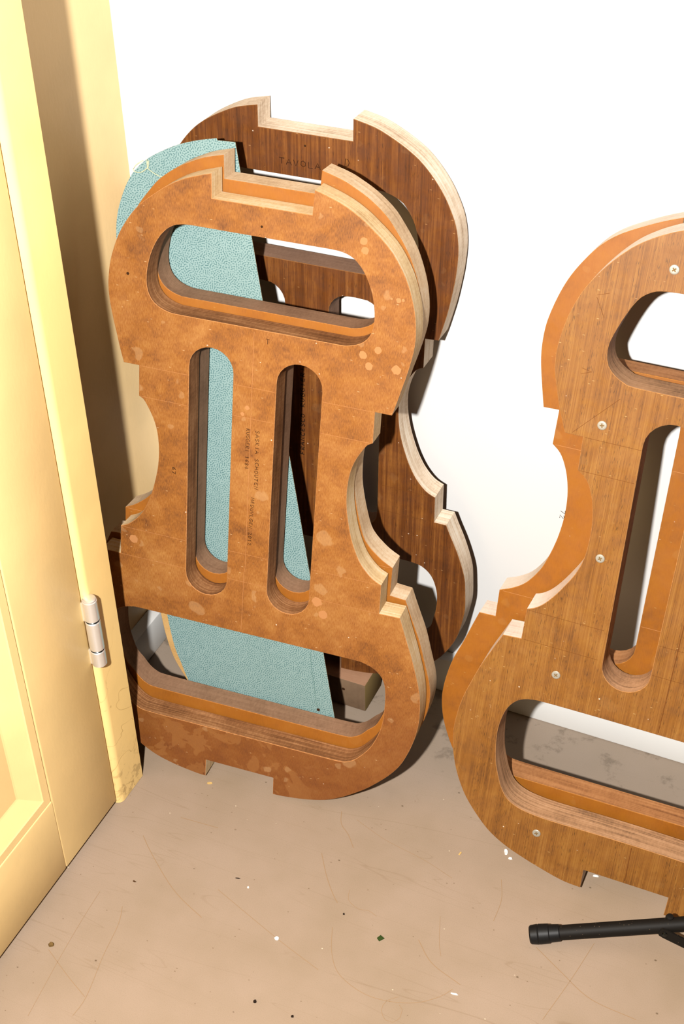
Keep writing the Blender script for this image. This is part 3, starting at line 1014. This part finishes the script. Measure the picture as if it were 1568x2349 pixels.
# ------------------------------------------------------------------ folding tripod stand reaching in from the right
ts = bpy.data.objects.new('tripod_stand', None)
C.objects.link(ts)
foot = Vector((-0.2151, 0.9183, FLZ - 1.2995))
away = Vector((-0.0925, 0.9640, FLZ - 1.2740))
d = (away - foot).normalized()
ts.location = (0, 0, 0)
tag(ts, 'black folding tripod stand leg with rubber foot lying low at the right edge', 'stand')
hub = foot + d * 0.335
pole_xy = Vector((hub.x, hub.y, 0)) + Vector((d.x, d.y, 0)).normalized() * 0.02
leg = tube('leg', [foot + d * 0.012, foot + d * 0.02, hub], 0.0080, M['black_metal'], ts, 24)
rf = tube('rubber_foot', [foot - d * 0.0085, foot - d * 0.0070, foot + d * 0.0, foot + d * 0.0010, foot + d * 0.0018, foot + d * 0.0120, foot + d * 0.0130, foot + d * 0.0230, foot + d * 0.0240],
          [0.0085, 0.0100, 0.0108, 0.0103, 0.0108, 0.0104, 0.0096, 0.0090, 0.0082], M['rubber'], leg, 28, 30)
side = d.cross(Vector((0, 0, 1))).normalized()          # towards the viewer
if side.y > 0:
    side = -side
rv = foot + d * 0.1335 + side * 0.0078 - Vector((0, 0, 0.0018))
low_end = Vector((-0.0297, 0.9597, 0.0175))          # the brace drops to the stand's second leg
bd = (low_end - rv).normalized()
bn = bd.cross(side).normalized()
bm = bmesh.new()
for s0 in (0, 1):
    for q, w in ((rv - bd * 0.0062, 0.0035), (rv - bd * 0.0045, 0.0055), (rv, 0.0062), (low_end, 0.0058)):
        for sg in (-1, 1):
            bm.verts.new(q + bn * w * sg + side * (0.0022 * s0))
bm.verts.ensure_lookup_table()
V = bm.verts
for k in range(3):
    for a in (0, 8):
        i = a + 2 * k
        bm.faces.new((V[i], V[i + 1], V[i + 3], V[i + 2]))
    for e in (0, 1):
        i = 2 * k + e
        bm.faces.new((V[i], V[i + 2], V[i + 10], V[i + 8]))
bm.faces.new((V[0], V[1], V[9], V[8]))
bm.faces.new((V[6], V[7], V[15], V[14]))
obj('brace', bm_mesh(bm, 'brace'), M['black_metal'], ts)
tube('rivet', [rv + side * 0.0018, rv + side * 0.0030, rv + side * 0.0034], [0.0030, 0.0028, 0.0020], M['ring'], ts, 16)
rv2 = foot + d * 0.139 - side * 0.004 + Vector((0, 0, 0.0075))
tube('rivet', [rv2 - Vector((0, 0, 0.004)), rv2, rv2 + Vector((0, 0, 0.0022)), rv2 + Vector((0, 0, 0.0028))], [0.0046, 0.0046, 0.0038, 0.0022], M['black_metal'], ts, 16)
tube('pole', [pole_xy + Vector((0, 0, 0.003)), pole_xy + Vector((0, 0, 0.34))], 0.0095, M['black_metal'], ts, 20)
tube('collar', [pole_xy + Vector((0, 0, hub.z - 0.016)), pole_xy + Vector((0, 0, hub.z + 0.018))], 0.0165, M['rubber'], ts, 20)
top2 = Vector((pole_xy.x, pole_xy.y, hub.z))
k2 = low_end - side * 0.002
d2 = (k2 - top2).normalized()
f2 = k2 + d2 * max(0.0, (k2.z - 0.0112) / -d2.z)
l2 = tube('leg', [top2, f2], 0.0080, M['black_metal'], ts, 20)
tube('rubber_foot', [f2 - d2 * 0.024, f2 - d2 * 0.010, f2 + d2 * 0.006], [0.0092, 0.0104, 0.0104], M['rubber'], l2, 20)


# ------------------------------------------------------------------ bits lying on the floor
def chip(name, x, y, r, col, label, cat, seed, h=0.0010, n=7, squash=1.0, group=None, rot=0.0):
    rnd = random.Random(seed)
    bm = bmesh.new()
    ring = []
    for k in range(n):
        a = 2 * math.pi * k / n + rnd.uniform(-0.25, 0.25)
        q = r * rnd.uniform(0.7, 1.1)
        px, py = q * math.cos(a), q * math.sin(a) * squash
        ring.append((x + px * math.cos(rot) - py * math.sin(rot), y + px * math.sin(rot) + py * math.cos(rot)))
    lo_ = [bm.verts.new((px, py, 0.0001)) for px, py in ring]
    hi_ = [bm.verts.new((x + (px - x) * 0.86, y + (py - y) * 0.86, 0.0001 + h * rnd.uniform(0.6, 1.2))) for px, py in ring]
    bm.faces.new(lo_)
    bm.faces.new(hi_)
    for k in range(n):
        bm.faces.new((lo_[k], lo_[(k + 1) % n], hi_[(k + 1) % n], hi_[k]))
    mat = M.get(col) or M.setdefault(col, plain(col, CHIP[col], 0.7, 0.2))
    o = obj(name, bm_mesh(bm, name), mat)
    return tag(o, label, cat, group)


CHIP = {'white_flake': (250, 248, 244), 'leaf_green': (52, 70, 26), 'seed_brown': (120, 92, 50), 'dirt_brown': (84, 56, 30), 'dirt_black': (40, 28, 20),
        'shaving': (222, 182, 112)}
chip('leaf_scrap', -0.3706, 0.8534, 0.0052, 'leaf_green', 'dark green scrap of leaf lying on the open floor', 'leaf', 3, 0.0012, 4, 0.8, rot=0.4)
chip('paint_flake', -0.4733, 0.8078, 0.0027, 'white_flake', 'round white paint flake on the floor left of the green leaf scrap', 'flake', 5, 0.0012, 8)
chip('paint_flake', -0.2845, 1.0170, 0.0048, 'white_flake', 'larger white flake beside the lower edge of the screwed mould', 'flake', 7, 0.0016, 7, 0.6, rot=-0.9)
chip('paint_flake', -0.2777, 1.0105, 0.0030, 'white_flake', 'small white flake just below the larger flake by the screwed mould', 'flake', 8, 0.0012, 5, 0.7)
chip('paint_flake', -0.5325, 0.8553, 0.0014, 'white_flake', 'tiny white flake on the floor below the amber mould', 'flake', 11, 0.0008, 7)
chip('paint_flake', -0.2736, 0.8212, 0.0052, 'white_flake', 'thin white sliver near the bottom of the floor', 'flake', 13, 0.0008, 7, 0.25, rot=0.1)
chip('paint_flake', -0.1807, 1.0256, 0.0042, 'white_flake', 'white flake under the notch of the screwed mould', 'flake', 15, 0.0010, 7, 0.4, rot=0.2)
chip('seed', -0.6936, 0.7024, 0.0036, 'seed_brown', 'brown seed lying on the floor near the yellow door', 'seed', 17, 0.0028, 9, 0.75, rot=0.9)
chip('crumb', -0.4596, 0.7295, 0.0021, 'dirt_black', 'round black crumb near the bottom edge of the floor', 'crumb', 19, 0.002, 8)
chip('crumb', -0.4162, 0.7297, 0.0018, 'dirt_black', 'small black crumb lowest on the floor', 'crumb', 21, 0.0015, 7)
chip('crumb', -0.6543, 0.8113, 0.0026, 'dirt_brown', 'flat brown crumb on the floor in front of the door hinge side', 'crumb', 23, 0.0008, 6, 0.45)
chip('crumb', -0.5491, 0.8617, 0.0030, 'dirt_black', 'thin dark splinter beside the tiny white flake', 'crumb', 25, 0.0008, 6, 0.22, rot=0.3)
chip('crumb', -0.4197, 0.8657, 0.0014, 'dirt_black', 'tiny black crumb to the left of the green leaf scrap', 'crumb', 27, 0.0010, 6)
chip('wood_shaving', -0.6455, 0.9727, 0.0040, 'shaving', 'pale curled shaving on the floor in front of the amber mould', 'shaving', 29, 0.0012, 8, 0.5, rot=0.5)
chip('wood_shaving', -0.3318, 0.9944, 0.0030, 'shaving', 'yellow chip on the floor between the two stacks of moulds', 'shaving', 31, 0.0012, 6, 0.45, rot=1.2)

# long scratches and hairs worn into the floor paint
M['scratch'] = plain('floor_scratch', (166, 134, 100), 0.7, 0.1)
for i, ln in enumerate([
    [(-0.6786, 0.8717), (-0.6598, 0.8557), (-0.6214, 0.8276), (-0.5948, 0.8124), (-0.5609, 0.7990)],
    [(-0.6488, 0.7766), (-0.6405, 0.7543), (-0.6342, 0.7127), (-0.6240, 0.6636), (-0.6248, 0.6384)],
    [(-0.6826, 0.7843), (-0.6806, 0.7467), (-0.6758, 0.6925), (-0.6672, 0.6198)],
    [(-0.4774, 0.9317), (-0.4583, 0.9043), (-0.4410, 0.8845), (-0.4320, 0.8762)],
    [(-0.4239, 0.8452), (-0.4118, 0.8169), (-0.3941, 0.7955), (-0.3642, 0.7845), (-0.3360, 0.7851), (-0.3064, 0.7952), (-0.2854, 0.8126), (-0.2767, 0.8261)],
    [(-0.4267, 0.8981), (-0.4229, 0.8851), (-0.4077, 0.8784), (-0.3967, 0.8808), (-0.3853, 0.8774)],
    [(-0.4817, 0.9966), (-0.4743, 0.9794), (-0.4602, 0.9681), (-0.4470, 0.9528)],
    [(-0.5621, 0.8391), (-0.4736, 0.8083), (-0.4153, 0.7906)],
    [(-0.3250, 0.7948), (-0.3344, 0.7857), (-0.3352, 0.7737), (-0.3272, 0.7646), (-0.3191, 0.7650), (-0.3142, 0.7734), (-0.3155, 0.7823), (-0.3206, 0.7865)],
    [(-0.3321, 0.8679), (-0.3081, 0.8465), (-0.2712, 0.8340)],
    [(-0.2768, 0.9790), (-0.2674, 0.9524), (-0.2661, 0.9231)],
    [(-0.3216, 0.9053), (-0.3099, 0.8729), (-0.3022, 0.8581)],
    [(-0.2134, 0.9099), (-0.1799, 0.8913), (-0.1417, 0.8724), (-0.0923, 0.8678)],
    [(-0.1575, 0.9397), (-0.1671, 0.8866), (-0.1798, 0.8294)],
    [(-0.4603, 0.9922), (-0.4183, 0.9784), (-0.3670, 0.9695), (-0.3283, 0.9585)],
    [(-0.6516, 0.9127), (-0.6039, 0.9165)],
    [(-0.6927, 0.6965), (-0.6576, 0.6781), (-0.6253, 0.6630)],
]):
    ribbons('scratch', [[(q.x, q.y) for q in spline(ln, 0.006)]], (0.0007, 0.00055, 0.00045)[i % 3], M['scratch'], floor_o)
